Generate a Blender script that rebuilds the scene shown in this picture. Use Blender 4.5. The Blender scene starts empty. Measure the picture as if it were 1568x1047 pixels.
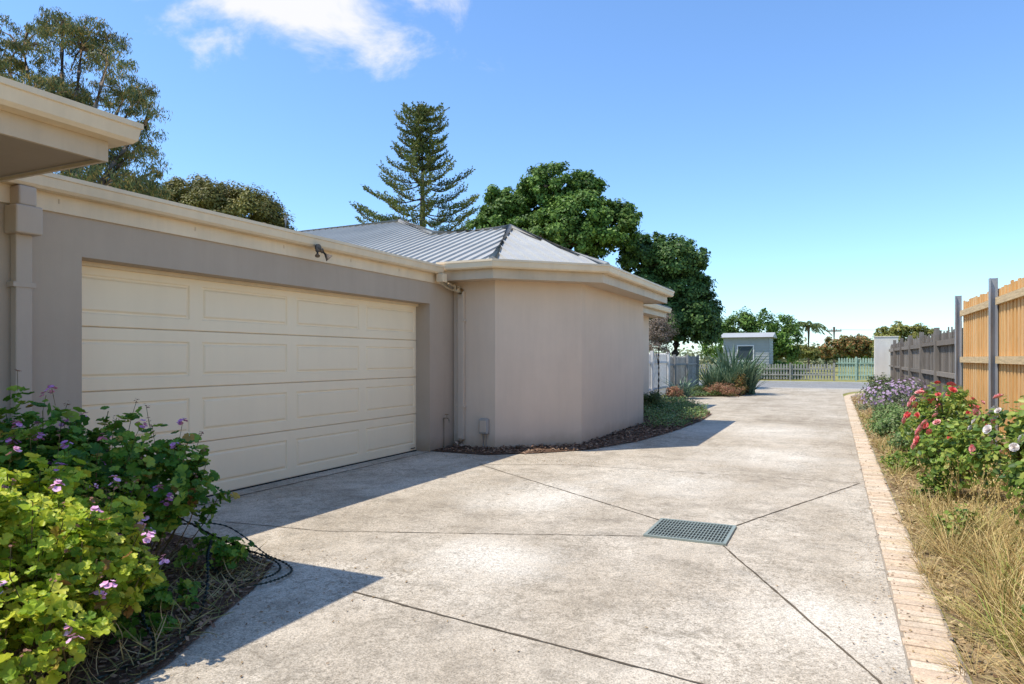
import bpy, math, numpy as np
from mathutils import Vector
rng=np.random.default_rng(11)
scene=bpy.context.scene
# ---------------------------------------------------------------- frame of the site
# x = distance out from garage wall (w), y = distance along the driveway (s), z up.
def V(r,Y,z=0.0):  # lateral ratio is read off image pixel columns, distance is estimated
    """site position from image column (as lateral ratio r) and estimated forward distance Y"""
    X=r*Y
    return (5.25+.9043*X-.4268*Y, -8.357+.4268*X+.9043*Y, z)
# ---------------------------------------------------------------- helpers
def link(o,parent=None):
    scene.collection.objects.link(o)
    if parent is not None: o.parent=parent
    return o
def empty(name):
    return link(bpy.data.objects.new(name,None))
def build(name,Vt,F,mat,parent=None,smooth=False):
    Vt=np.asarray(Vt,dtype=np.float32); F=np.asarray(F,dtype=np.int32)
    me=bpy.data.meshes.new(name)
    n,k=F.shape
    me.vertices.add(len(Vt)); me.vertices.foreach_set('co',Vt.ravel())
    me.loops.add(n*k); me.loops.foreach_set('vertex_index',F.ravel())
    me.polygons.add(n); me.polygons.foreach_set('loop_start',np.arange(0,n*k,k,dtype=np.int32))
    me.polygons.foreach_set('loop_total',np.full(n,k,dtype=np.int32))
    if smooth: me.polygons.foreach_set('use_smooth',np.ones(n,dtype=bool))
    me.update(calc_edges=True)
    me.materials.append(mat)
    return link(bpy.data.objects.new(name,me),parent)
class MB:
    def __init__(s): s.v=[];s.f=[]
    def add(s,v,f):
        o=len(s.v); s.v+= [tuple(p) for p in v]; s.f+=[tuple(i+o for i in q) for q in f]
    def box(s,x0,x1,y0,y1,z0,z1):
        s.add([(x0,y0,z0),(x1,y0,z0),(x1,y1,z0),(x0,y1,z0),(x0,y0,z1),(x1,y0,z1),(x1,y1,z1),(x0,y1,z1)],
              [(0,3,2,1),(4,5,6,7),(0,1,5,4),(1,2,6,5),(2,3,7,6),(3,0,4,7)])
    def prism(s,poly,z0,z1):
        n=len(poly)
        s.add([(p[0],p[1],z0) for p in poly]+[(p[0],p[1],z1) for p in poly],
              [tuple(range(n-1,-1,-1)),tuple(range(n,2*n))]+[(i,(i+1)%n,(i+1)%n+n,i+n) for i in range(n)])
    def tube(s,pts,rad,seg=8):
        pts=[Vector(p) for p in pts]; n=len(pts)
        if not hasattr(rad,'__len__'): rad=[rad]*n
        vs=[];fs=[]
        ref=None
        for i,p in enumerate(pts):
            d=(pts[min(i+1,n-1)]-pts[max(i-1,0)])
            if d.length<1e-9: d=Vector((0,0,1))
            d.normalize()
            if ref is None:
                ref=Vector((1,0,0)) if abs(d.x)<.8 else Vector((0,1,0))
            a=d.cross(ref).normalized(); b=d.cross(a).normalized(); ref=-a.cross(d)
            for k in range(seg):
                t=2*math.pi*k/seg
                vs.append(p+(a*math.cos(t)+b*math.sin(t))*rad[i])
        for i in range(n-1):
            for k in range(seg):
                k2=(k+1)%seg
                fs.append((i*seg+k,i*seg+k2,(i+1)*seg+k2,(i+1)*seg+k))
        fs.append(tuple(range(seg-1,-1,-1))); fs.append(tuple((n-1)*seg+k for k in range(seg)))
        s.add(vs,fs)
    def obj(s,name,mat,parent=None,smooth=False,bevel=0):
        me=bpy.data.meshes.new(name); me.from_pydata(s.v,[],s.f); me.update()
        if smooth:
            for p in me.polygons: p.use_smooth=True
        me.materials.append(mat)
        o=link(bpy.data.objects.new(name,me),parent)
        if bevel:
            m=o.modifiers.new('b','BEVEL'); m.width=bevel; m.segments=2; m.limit_method='ANGLE'
        return o
def catmull(pts,n=8):
    P=[np.array(p,float) for p in pts]; P=[2*P[0]-P[1]]+P+[2*P[-1]-P[-2]]; out=[]
    for i in range(1,len(P)-2):
        for t in np.linspace(0,1,n,endpoint=False):
            a,b,c,d=P[i-1:i+3]
            out.append(.5*((2*b)+(-a+c)*t+(2*a-5*b+4*c-d)*t*t+(-a+3*b-3*c+d)*t**3))
    out.append(P[-2]); return out
def norm(a): return a/np.maximum(np.linalg.norm(a,axis=-1,keepdims=True),1e-9)
def rdir(n): return norm(rng.normal(size=(n,3)))
def scatter(name,T,P,A,N,S,mat,parent=None,smooth=False):
    tv,tf=T; P=np.asarray(P,float); n=len(P)
    A=norm(A); B=norm(np.cross(N,A)+1e-6); N=np.cross(A,B)
    S=np.broadcast_to(S,(n,))
    W=P[:,None,:]+S[:,None,None]*(tv[None,:,0:1]*A[:,None,:]+tv[None,:,1:2]*B[:,None,:]+tv[None,:,2:3]*N[:,None,:])
    F=tf[None]+(np.arange(n)*len(tv))[:,None,None]
    return build(name,W.reshape(-1,3),F.reshape(-1,tf.shape[1]),mat,parent,smooth)
# ---------------------------------------------------------------- node helpers
class NT:
    def __init__(s,name):
        s.m=bpy.data.materials.new(name); s.m.use_nodes=True; s.t=s.m.node_tree; s.t.nodes.clear()
        s.out=s.n('ShaderNodeOutputMaterial'); s.pos=s.n('ShaderNodeNewGeometry')
    def n(s,t,**k):
        x=s.t.nodes.new(t)
        for a,b in k.items(): setattr(x,a,b)
        return x
    def l(s,a,b): s.t.links.new(a,b)
    def coord(s,scale=(1,1,1),rot=(0,0,0)):
        m=s.n('ShaderNodeMapping'); m.inputs['Scale'].default_value=scale; m.inputs['Rotation'].default_value=rot
        s.l(s.pos.outputs['Position'],m.inputs['Vector']); return m.outputs[0]
    def noise(s,scale,detail=4,rough=.6,co=None,dist=0):
        x=s.n('ShaderNodeTexNoise'); x.inputs['Scale'].default_value=scale; x.inputs['Detail'].default_value=detail
        x.inputs['Roughness'].default_value=rough; x.inputs['Distortion'].default_value=dist
        s.l(co or s.pos.outputs['Position'],x.inputs['Vector']); return x.outputs[0]
    def ramp(s,fac,stops,interp='LINEAR'):
        r=s.n('ShaderNodeValToRGB'); r.color_ramp.interpolation=interp
        e=r.color_ramp.elements
        while len(e)<len(stops): e.new(.5)
        for i,(p,c) in enumerate(stops):
            e[i].position=p; e[i].color=(c,c,c,1) if not hasattr(c,'__len__') else (*c,1)
        s.l(fac,r.inputs[0]); return r.outputs[0]
    def mix(s,fac,a,b,mode='MIX'):
        x=s.n('ShaderNodeMix',data_type='RGBA',blend_type=mode)
        for i,v in ((0,fac),(6,a),(7,b)):
            if isinstance(v,(int,float)): x.inputs[i].default_value=v if i==0 else (v,v,v,1)
            elif isinstance(v,tuple): x.inputs[i].default_value=(*v,1)
            else: s.l(v,x.inputs[i])
        return x.outputs[2]
    def math(s,op,a,b=0):
        x=s.n('ShaderNodeMath',operation=op)
        for i,v in ((0,a),(1,b)):
            if isinstance(v,(int,float)): x.inputs[i].default_value=v
            else: s.l(v,x.inputs[i])
        return x.outputs[0]
    def bump(s,h,strength=.3,dist=.01):
        b=s.n('ShaderNodeBump'); b.inputs['Strength'].default_value=strength; b.inputs['Distance'].default_value=dist
        s.l(h,b.inputs['Height']); return b.outputs[0]
    def done(s,col,rough=.7,bump=None,metal=0,spec=.3,trans=0):
        p=s.n('ShaderNodeBsdfPrincipled')
        if isinstance(col,tuple): p.inputs['Base Color'].default_value=(*col,1)
        else: s.l(col,p.inputs['Base Color'])
        if isinstance(rough,(int,float)): p.inputs['Roughness'].default_value=rough
        else: s.l(rough,p.inputs['Roughness'])
        p.inputs['Metallic'].default_value=metal; p.inputs['Specular IOR Level'].default_value=spec
        if bump is not None: s.l(bump,p.inputs['Normal'])
        if trans:
            t=s.n('ShaderNodeBsdfTranslucent'); mx=s.n('ShaderNodeMixShader'); mx.inputs[0].default_value=trans
            if isinstance(col,tuple): t.inputs[0].default_value=(*col,1)
            else: s.l(col,t.inputs[0])
            s.l(p.outputs[0],mx.inputs[1]); s.l(t.outputs[0],mx.inputs[2]); s.l(mx.outputs[0],s.out.inputs[0])
        else: s.l(p.outputs[0],s.out.inputs[0])
        return s.m
def isl(t): return t.pos.outputs['Random Per Island']
def m_paint(name,c,var=.08,rough=.6,bs=.15,sc=60,spec=.3):
    t=NT(name); a=t.noise(1.3,5,.6); g=t.ramp(a,[(.3,1-var),(.7,1+var*.4)])
    st=t.noise(1.0,4,.7,t.coord((7,7,.6))); g2=t.ramp(st,[(.25,1-var*.6),(.6,1.0)])
    col=t.mix(1,t.mix(1,c,g,'MULTIPLY'),g2,'MULTIPLY')
    return t.done(col,rough,t.bump(t.noise(sc,3,.6),bs,.004),spec=spec)
def m_leaf(name,cols,trans=.3,rough=.5,clump=1.2,lo=.6,spec=.25,gain=1.75):
    cols=[tuple(min(.8,v*gain) for v in c) for c in cols]
    t=NT(name); k=len(cols)
    r=t.ramp(isl(t),[(i/(k-1),c) for i,c in enumerate(cols)])
    n=t.ramp(t.noise(clump,3,.6),[(.3,lo),(.7,1.15)])
    return t.done(t.mix(1,r,n,'MULTIPLY'),rough,trans=trans,spec=spec)
# materials
def m_render(name,c):
    t=NT(name)
    g=t.ramp(t.noise(.9,5,.65),[(.3,.93),(.7,1.03)])
    st=t.ramp(t.noise(1,4,.7,t.coord((5,5,.5))),[(.3,.95),(.6,1.0)])
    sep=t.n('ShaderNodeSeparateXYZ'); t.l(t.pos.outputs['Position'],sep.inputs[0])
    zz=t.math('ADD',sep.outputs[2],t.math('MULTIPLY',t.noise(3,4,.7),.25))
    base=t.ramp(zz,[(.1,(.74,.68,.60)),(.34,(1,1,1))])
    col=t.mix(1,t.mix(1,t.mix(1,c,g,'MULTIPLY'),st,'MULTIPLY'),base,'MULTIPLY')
    return t.done(col,.85,t.bump(t.noise(140,3,.7),.4,.004),spec=.15)
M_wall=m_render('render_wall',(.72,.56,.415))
M_gwall=m_render('render_wall_garage_shaded',(.47,.37,.275))  # same render in a darker copy; shade of the garage side put into colour
M_cream=m_paint('cream_colorbond',(.80,.63,.42),.14,.45)
M_cream2=m_paint('cream_fascia_shaded',(.62,.485,.33),.18,.5)  # darker copy of the cream, eave shade put into its colour
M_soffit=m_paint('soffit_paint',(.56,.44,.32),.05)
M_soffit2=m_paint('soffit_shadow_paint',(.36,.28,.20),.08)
M_door=m_paint('garage_door_paint',(.95,.765,.51),.04,.4,.05)
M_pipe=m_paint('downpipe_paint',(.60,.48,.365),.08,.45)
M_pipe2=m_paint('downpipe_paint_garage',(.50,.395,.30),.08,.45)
M_dark=m_paint('dark_gap',(.02,.018,.016),.1,.9)
M_grey=m_paint('grey_plastic',(.40,.37,.33),.1,.5)
M_steel=m_paint('galvanised_steel',(.36,.37,.38),.25,.4)
M_grate=m_paint('grate_steel',(.27,.31,.27),.25,.5)
M_white=m_paint('white_paint',(.75,.73,.70),.12,.6)
M_pillar=m_paint('pillar_render',(.74,.69,.60),.12,.8)
M_hose=m_paint('hose_rubber',(.02,.045,.035),.2,.35,spec=.5)
def m_roof():
    t=NT('metal_roof'); a=t.ramp(t.noise(.8,5,.7),[(.3,.85),(.7,1.08)])
    return t.done(t.mix(1,(.46,.445,.40),a,'MULTIPLY'),.5,spec=.3)
M_roof=m_roof()
def m_concrete():
    t=NT('concrete_driveway')
    big=t.ramp(t.noise(.5,5,.7,dist=.4),[(.3,(.43,.365,.275)),(.5,(.57,.495,.385)),(.68,(.68,.605,.485))])
    mid=t.ramp(t.noise(3.2,6,.75),[(.32,.64),(.48,.95),(.62,1.07)])
    c=t.mix(1,big,mid,'MULTIPLY')
    def patch(x,y,r):
        d=t.n('ShaderNodeVectorMath',operation='DISTANCE'); t.l(t.pos.outputs['Position'],d.inputs[0]); d.inputs[1].default_value=(x,y,0)
        v=t.math('ADD',d.outputs['Value'],t.math('MULTIPLY',t.math('SUBTRACT',t.noise(1.6,5,.7),.5),1.7*r))
        return t.ramp(t.math('DIVIDE',v,r),[(.15,1.0),(1.0,0.0)])
    for (x,y,r) in ((2.6,-2.2,.95),(3.6,-.9,.9),(4.4,1.5,1.3),(3.2,-4.3,.6),(4.0,5.0,1.6),(5.2,-4.5,.7)):
        c=t.mix(t.math('MULTIPLY',patch(x,y,r),.65),c,(.84,.78,.66))
    blot=t.ramp(t.noise(11,6,.82,t.coord((1,1,1),(0,0,.5)),1.2),[(.49,0.0),(.61,.72)])
    msk=t.ramp(t.noise(.9,4,.7,t.coord((1,1,1),(0,0,1.2))),[(.40,.18),(.60,1)])
    c=t.mix(t.math('MULTIPLY',blot,msk),c,(.24,.205,.15))
    # longitudinal wear bands along the driveway
    sm=t.ramp(t.noise(1,5,.7,t.coord((1.6,.22,1),(0,0,.08)),.4),[(.44,0),(.62,.32)])
    c=t.mix(sm,c,t.mix(1,c,(.68,.64,.58),'MULTIPLY'))
    fb=t.ramp(t.noise(38,4,.85,None,.6),[(.50,0.0),(.59,.68)])
    c=t.mix(t.math('MULTIPLY',fb,t.ramp(t.noise(1.7,3,.6),[(.35,.35),(.6,1)])),c,(.25,.21,.155))
    sp=t.ramp(t.noise(110,3,.8),[(.34,.48),(.5,1.0),(.66,1.30)])
    c=t.mix(.9,c,sp,'MULTIPLY')
    h=t.math('ADD',t.noise(60,4,.75),t.math('MULTIPLY',t.noise(8,3,.6),.6))
    return t.done(c,.9,t.bump(h,.6,.008),spec=.12)
M_conc=m_concrete()
M_joint=m_paint('joint_dirt',(.14,.11,.075),.4,.95)
def m_ground(name,a,b,c,sc=2.5):
    t=NT(name); r=t.ramp(t.noise(sc,6,.75),[(.3,a),(.5,b),(.7,c)])
    f=t.ramp(t.noise(40,3,.7),[(.3,.6),(.7,1.25)])
    return t.done(t.mix(1,r,f,'MULTIPLY'),.95,t.bump(t.noise(30,4,.8),.8,.02),spec=.1)
M_soil=m_ground('mulch_soil',(.08,.05,.035),(.14,.085,.055),(.22,.14,.095))
M_strawsoil=m_ground('straw_soil',(.20,.135,.07),(.34,.245,.135),(.46,.355,.20))
M_grass=m_ground('dry_grass_ground',(.15,.17,.05),(.30,.28,.09),(.44,.37,.16),.6)
M_road=m_ground('asphalt_road',(.24,.235,.22),(.28,.275,.26),(.33,.32,.30),1)
def m_island(name,cols,rough=.85,bs=.4,sc=40,spec=.15,stretch=None,lo=.7):
    t=NT(name); k=len(cols); r=t.ramp(isl(t),[(i/(k-1),c) for i,c in enumerate(cols)])
    n=t.noise(sc,4,.7,t.coord(stretch) if stretch else None)
    return t.done(t.mix(1,r,t.ramp(n,[(.3,lo),(.7,1.15)]),'MULTIPLY'),rough,t.bump(n,bs,.005) if bs else None,spec=spec)
def m_bricks():
    t=NT('edging_brick'); cols=[(.64,.48,.315),(.72,.57,.40),(.76,.64,.48),(.62,.48,.34),(.70,.53,.36)]
    r=t.ramp(isl(t),[(i/4,c) for i,c in enumerate(cols)])
    n=t.noise(22,5,.8); c=t.mix(1,r,t.ramp(n,[(.3,.78),(.65,1.08)]),'MULTIPLY')
    d=t.ramp(t.noise(6,5,.75),[(.50,0),(.68,.45)]); c=t.mix(d,c,(.40,.31,.21))
    g=t.ramp(t.noise(90,3,.8),[(.34,.68),(.6,1.12)]); c=t.mix(.8,c,g,'MULTIPLY')
    return t.done(c,.9,t.bump(n,.5,.006),spec=.12)
M_brick=m_bricks()
M_chip=m_island('mulch_chips',[(.08,.05,.035),(.22,.13,.085),(.38,.26,.17),(.15,.085,.055)])
M_straw=m_island('dry_litter',[(.44,.32,.16),(.60,.46,.24),(.34,.21,.10),(.22,.13,.065)])
M_pine=m_island('treated_pine',[(.68,.385,.14),(.75,.46,.19),(.70,.40,.16),(.78,.51,.24)],sc=6,stretch=(6,6,.6),lo=.8)
M_rail=m_island('pine_rail',[(.66,.49,.27),(.70,.53,.31)],sc=6,stretch=(6,.6,6))
M_old=m_island('weathered_timber',[(.16,.14,.115),(.24,.21,.175),(.33,.295,.25),(.19,.16,.13)],sc=6,stretch=(8,8,.6))
M_picket=m_island('white_pickets',[(.66,.63,.58),(.74,.71,.66)],sc=8,lo=.9)
M_gpicket=m_island('grey_pickets',[(.30,.285,.255),(.40,.38,.34)],sc=8)
M_green=m_island('green_pickets',[(.34,.45,.35),(.42,.53,.42)],sc=8)
M_bark=m_island('bark',[(.16,.115,.08),(.22,.165,.115)],sc=8,stretch=(4,4,.7))
M_stem=m_island('plant_stem',[(.14,.15,.05),(.22,.16,.08)])
# ---------------------------------------------------------------- templates
def tri(fs): return np.array(fs,int)
LEAF=(np.array([(0,0,0),(.45,.24,.07),(1,0,0),(.45,-.24,.07)],float),tri([(0,2,1),(0,3,2)]))
ROUND=(np.array([(0,0,0),(.3,.33,.07),(.8,.25,.05),(1,0,-.03),(.8,-.25,.05),(.3,-.33,.07)],float),tri([(0,3,1),(1,3,2),(0,5,3),(5,4,3)]))
NARROW=(np.array([(0,0,0),(.4,.11,.03),(1,.03,-.06),(.4,-.11,.03)],float),tri([(0,2,1),(0,3,2)]))
def geran():
    k=26; v=[(.42,0,-.14)]
    for i in range(k):
        u=i/(k-1); th=math.pi+.25+(2*math.pi-.5)*u
        lobe=abs(math.sin(u*math.pi*5))
        r=.40+.13*lobe**.6+(.02 if i%2 else -.015)
        v.append((.5+r*math.cos(th),r*1.1*math.sin(th),.02+.10*(1-lobe)+.03*math.sin(i*2.3)))
    return np.array(v,float),tri([(0,i,i+1) for i in range(1,k)])
GER=geran()
def blade(w=.02,bend=.45,seg=4):
    v=[];f=[]
    for i in range(seg):
        t=i/seg; v+=[(t*(1-.15*t),w*(1-t*.6),bend*t*t),(t*(1-.15*t),-w*(1-t*.6),bend*t*t)]
    v.append((.85,0,bend)); 
    for i in range(seg-1): a=2*i; f+=[(a,a+1,a+3),(a,a+3,a+2)]
    f.append((2*seg-2,2*seg-1,2*seg)); return np.array(v,float),tri(f)
BLADE=blade()
def bloom(n=5,cup=.15,w=.3):
    v=[];f=[]
    for i in range(n):
        a=2*math.pi*i/n; c,s=math.cos(a),math.sin(a); b=len(v)
        for (r,q,z) in ((.03,0,0),(.35,w,cup*.5),(.55,0,cup),(.35,-w,cup*.5)):
            v.append((r*c-q*s,r*s+q*c,z))
        f+=[(b,b+1,b+2),(b,b+2,b+3)]
    return np.array(v,float),tri(f)
BLOOM=bloom()
def rose():
    v=[];f=[]
    for n,r0,z1,off,w in ((6,.5,.22,0,.30),(5,.38,.34,.5,.25),(4,.24,.42,.2,.18),(3,.12,.42,.8,.1)):
        for i in range(n):
            a=2*math.pi*(i+off)/n; c,s=math.cos(a),math.sin(a); b=len(v)
            for (r,q,z) in ((.04,0,0),(r0*.75,w,z1*.6),(r0,w*.6,z1),(r0,-w*.6,z1),(r0*.75,-w,z1*.6)):
                v.append((r*c-q*s,r*s+q*c,z))
            f+=[(b,b+1,b+2),(b,b+2,b+3),(b,b+3,b+4)]
    return np.array(v,float),tri(f)
ROSE=rose()
CHIP=(np.array([(-.5,-.2,0),(.4,-.25,.03),(.5,.2,0),(-.4,.25,.04)],float),tri([(0,1,2),(0,2,3)]))
# ---------------------------------------------------------------- ground, road, drive
def sheet(name,poly,z,mat,parent=None):
    b=MB(); b.add([(p[0],p[1],z) for p in poly],[tuple(range(len(poly)))]); return b.obj(name,mat,parent)
sheet('ground',[(-400,-300),(400,-300),(400,600),(-400,600)],0,M_grass)
sheet('concrete_driveway',[(-.3,-14),(5.54,-14),(5.54,20),(5.9,22),(6.8,23.4),(1.2,23.4),(2.1,22),(2.3,20),(2.3,16.7),(.8,15.4),(-.14,15.2),(-.3,10)],.006,M_conc)
sheet('street_road',[(-80,24.6),(90,24.6),(90,30.5),(-80,30.5)],.006,M_road)
b=MB(); b.box(-80,1.2,24.3,24.6,0,.10); b.box(6.8,90,24.3,24.6,0,.10); b.box(1.2,6.8,24.3,24.6,0,.03); b.box(-80,90,30.5,30.8,0,.12)
b.obj('street_kerb',m_paint('kerb_concrete',(.55,.52,.46),.1,.9))
sheet('street_crossover',[(1.2,23.4),(6.8,23.4),(7.2,24.3),(.8,24.3)],.008,M_conc)
# joints
b=MB()
def strip(pts,w=.008,z=.010):
    for (x0,y0),(x1,y1) in zip(pts[:-1],pts[1:]):
        d=Vector((x1-x0,y1-y0)); L=d.length; d/=L; n=Vector((-d.y,d.x)); k=max(2,int(L/.05))
        off=0; cs=[]
        for i in range(k+1):
            off=off*.85+rng.normal()*.0016; ww=w*(.35+.75*rng.random())
            p=Vector((x0,y0))+d*L*i/k+n*off
            cs+=[(p.x+n.x*ww,p.y+n.y*ww,z),(p.x-n.x*ww,p.y-n.y*ww,z)]
        b.add(cs,[(2*i,2*i+1,2*i+3,2*i+2) for i in range(k)])
strip([(1.2,-.75),(3.95,-2.73)]); strip([(4.53,-3.3),(5.42,-5.15),(5.54,-5.6)]); strip([(4.52,-2.70),(5.50,-.15)])
strip([(.3,-4.35),(1.65,-4.2),(3.96,-3.28)],.006); strip([(2.75,-5.2),(4.9,-5.5),(5.5,-5.55)]); strip([(1.2,-.74),(2.3,-.28),(5.5,-.14)],.006)
strip([(2.6,3.2),(5.5,3.25)]); strip([(2.75,6.8),(5.5,6.8)]); strip([(2.1,10.5),(5.5,10.5)]); strip([(.9,14.6),(5.5,14.6)]);strip([(2.4,18.6),(5.5,18.6)])
strip([(.02,-5.0),(.02,.0)],.012)
b.obj('driveway_joints',M_joint)
# drain grate
g=empty('drain_grate')
sheet('pit_shade_sheet',[(3.97,-3.27),(4.53,-3.27),(4.53,-2.72),(3.97,-2.72)],.011,m_paint('pit_shade',(.06,.065,.06),.2,.9),g)  # flat dark sheet, its colour stands for the shaded depth under the bars
b=MB(); b.box(3.95,4.55,-3.29,-3.265,.007,.022);b.box(3.95,4.55,-2.725,-2.70,.007,.022);b.box(3.95,3.975,-3.265,-2.725,.007,.022);b.box(4.525,4.55,-3.265,-2.725,.007,.022)
for x in np.linspace(3.995,4.505,22): b.box(x-.003,x+.003,-3.265,-2.725,.012,.021)
for y in np.linspace(-3.22,-2.77,7): b.box(3.975,4.525,y-.003,y+.003,.014,.0195)
b.obj('bars',M_grate,g)
# brick edging
b=MB(); s=-12.0
while s<22.3:
    off=max(0,s-17.5)**2*.05
    j=rng.normal()*.004
    b.box(5.55+off+j,5.75+off+j,s,s+.074+rng.normal()*.001,0,.014+rng.random()*.006); s+=.084
b.obj('brick_edging',M_brick,bevel=.004)
sheet('edging_mortar',[(5.54,-14),(5.765,-14),(5.765,17.5),(6.0,19.5),(6.9,22.3),(6.6,22.3),(5.75,19.5),(5.54,17.5)],.009,m_paint('mortar',(.38,.315,.235),.2,.9))
# beds
bedL=[(-.5,-5.0),(.1,-4.95),(.56,-4.75),(1.3,-4.85),(1.95,-5.0),(2.20,-5.4),(2.42,-5.9),(2.62,-6.3),(2.75,-7.2),(2.7,-14),(-.5,-14)]
bedM=[(-.3,.02),(.05,.03),(.88,.02),(1.45,.45),(2.0,1.10),(2.40,2.4),(2.6,4.2),(2.7,6.5),(2.62,8.3),(2.05,10.4),(.9,13.6),(.2,14.4),(-.3,14.4)]
bedN=[(-.2,15.6),(.8,15.6),(2.25,16.8),(2.25,20),(2.0,22),(-.2,22)]
sheet('garden_bed_soil',bedL,.016,M_soil); sheet('garden_bed_soil',bedM,.016,M_soil); sheet('garden_bed_soil',bedN,.016,M_soil)
sheet('garden_bed_soil',[(5.767,-14),(7.1,-14),(7.1,22.6),(6.92,22.3),(6.05,19.5),(5.767,17.5)],.018,M_strawsoil)
def inpoly(P,poly):
    x,y=P[:,0],P[:,1]; ins=np.zeros(len(P),bool); n=len(poly); j=n-1
    for i in range(n):
        xi,yi=poly[i];xj,yj=poly[j]
        c=((yi>y)!=(yj>y))&(x<(xj-xi)*(y-yi)/(yj-yi+1e-12)+xi); ins^=c; j=i
    return ins
def chips(name,poly,box,n,size,mat,spill=0):
    P=np.column_stack([rng.uniform(box[0],box[1],n),rng.uniform(box[2],box[3],n),rng.uniform(.018,.045,n)])
    P=P[inpoly(P,poly)]
    if spill: P[:,:2]+=rng.normal(size=(len(P),2))*spill
    k=len(P); A=rdir(k);A[:,2]*=.3; N=rdir(k)*.5+np.array([0,0,1]); 
    scatter(name,CHIP,P,A,N,rng.uniform(.5,1.4,k)*size,mat)
chips('mulch',bedL,(-.4,2.8,-9,-4.7),18000,.028,M_chip,.025)
chips('mulch',bedM,(0,2.8,0,14),18000,.045,M_chip,.035)
bedR=[(5.77,-9),(7.1,-9),(7.1,20),(5.77,17.5)]
chips('dry_leaf_litter',bedR,(5.77,7.1,-7,18),18000,.04,M_straw,.03)
# stray litter on concrete
n=300; P=np.column_stack([rng.normal(2.3,.4,n),rng.uniform(-7,-4.6,n),np.full(n,.012)]); P2=np.column_stack([rng.normal(5.56,.13,n*3),rng.uniform(-7,8,n*3),np.full(n*3,.022)])
P3=np.column_stack([rng.uniform(.2,2.6,n),rng.uniform(-.4,.2,n),np.full(n,.012)])
P4=np.column_stack([rng.uniform(0.2,5.5,n),rng.uniform(-7,3,n),np.full(n,.012)])
P=np.vstack([P,P2,P3,P4]); k=len(P); A=rdir(k);A[:,2]*=.2
scatter('stray_leaves',CHIP,P,A,rdir(k)*.3+np.array([0,0,1]),rng.uniform(.006,.022,k),m_island('stray_leaf',[(.16,.10,.06),(.42,.30,.16),(.25,.15,.08)]))
# ---------------------------------------------------------------- sweep for eaves
def mitres(path):
    out=[]
    n=len(path)
    for i in range(n):
        ns=[]
        if i>0: d=Vector(path[i])-Vector(path[i-1]); d.normalize(); ns.append(Vector((d.y,-d.x)))
        if i<n-1: d=Vector(path[i+1])-Vector(path[i]); d.normalize(); ns.append(Vector((d.y,-d.x)))
        if len(ns)==1: out.append(ns[0])
        else: out.append((ns[0]+ns[1])/(1+ns[0].dot(ns[1])))
    return out
def sweep(name,path,prof,mat,parent,caps=True):
    b=MB(); ms=mitres(path); k=len(prof); vs=[]
    for p,m in zip(path,ms):
        for o,z in prof: vs.append((p[0]+m.x*o,p[1]+m.y*o,z))
    fs=[(i*k+j,(i+1)*k+j,(i+1)*k+j+1,i*k+j+1) for i in range(len(path)-1) for j in range(k-1)]
    b.add(vs,fs)
    return b.obj(name,mat,parent)
def gutter_prof(o,zt): # quad gutter
    return [(o,zt-.12),(o+.085,zt-.12),(o+.105,zt-.10),(o+.115,zt-.035),(o+.125,zt-.03),(o+.125,zt),(o+.112,zt),(o+.100,zt-.095),(o+.003,zt-.095),(o+.003,zt-.02)]
# ---------------------------------------------------------------- house (unit with hip roof)
house=empty('rendered_unit_house')
foot=[(-13,.696),(.701,.696),(1.70,1.692),(1.70,5.5),(.55,5.5),(.55,10.6),(-13,10.6)]
b=MB(); b.prism(foot,-.05,2.52); b.obj('walls',M_wall,house)
path=[(-.0,.696)]+foot[1:]
path2=[(-13,.696)]+foot[1:]  # soffit and fascia extended unseen over the garage to block stray sun
sweep('eave_soffit',path2,[(-.01,2.50),(.38,2.50)],M_soffit,house)
sweep('fascia',path2,[(.38,2.505),(.38,2.485),(.40,2.485),(.40,2.70)],M_cream2,house)
sweep('gutter',path,gutter_prof(.402,2.745),M_cream,house)
ms=mitres(path)
def E(i,o=.47,z=2.715): p=path[i];m=ms[i]; return (p[0]+m.x*o,p[1]+m.y*o,z)
E1,E2,E3=E(1),E(2),E(3)
sl=.364; s0=.696-.47; 
zr=lambda s:2.715+sl*(s-s0)
A1=(-.20,3.1,zr(3.1)); sB=5.65; B=(-4.4,sB,zr(sB)); J=(-4.4+(sB-3.1),3.1,zr(3.1))
sE=3.1*2-s0; wF=J[0]+(zr(3.1)-2.715)/sl
sM=2*sB-s0
planes=[([( -14,s0,2.715),E1,A1,J,B,(-14,sB,B[2])],(1,0,0)),
        ([E1,E2,A1],None),([E2,(E3[0],sE,2.715),A1],(0,1,0)),
        ([A1,(E3[0],sE,2.715),(wF,sE,2.715),J],(1,0,0)),
        ([B,J,(wF,sE,2.715),(wF,sM,2.715)],(0,1,0)),
        ([B,(wF,sM,2.715),(-14,sM,2.715),(-14,sB,B[2])],(1,0,0))]
b=MB(); rb=MB()
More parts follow.
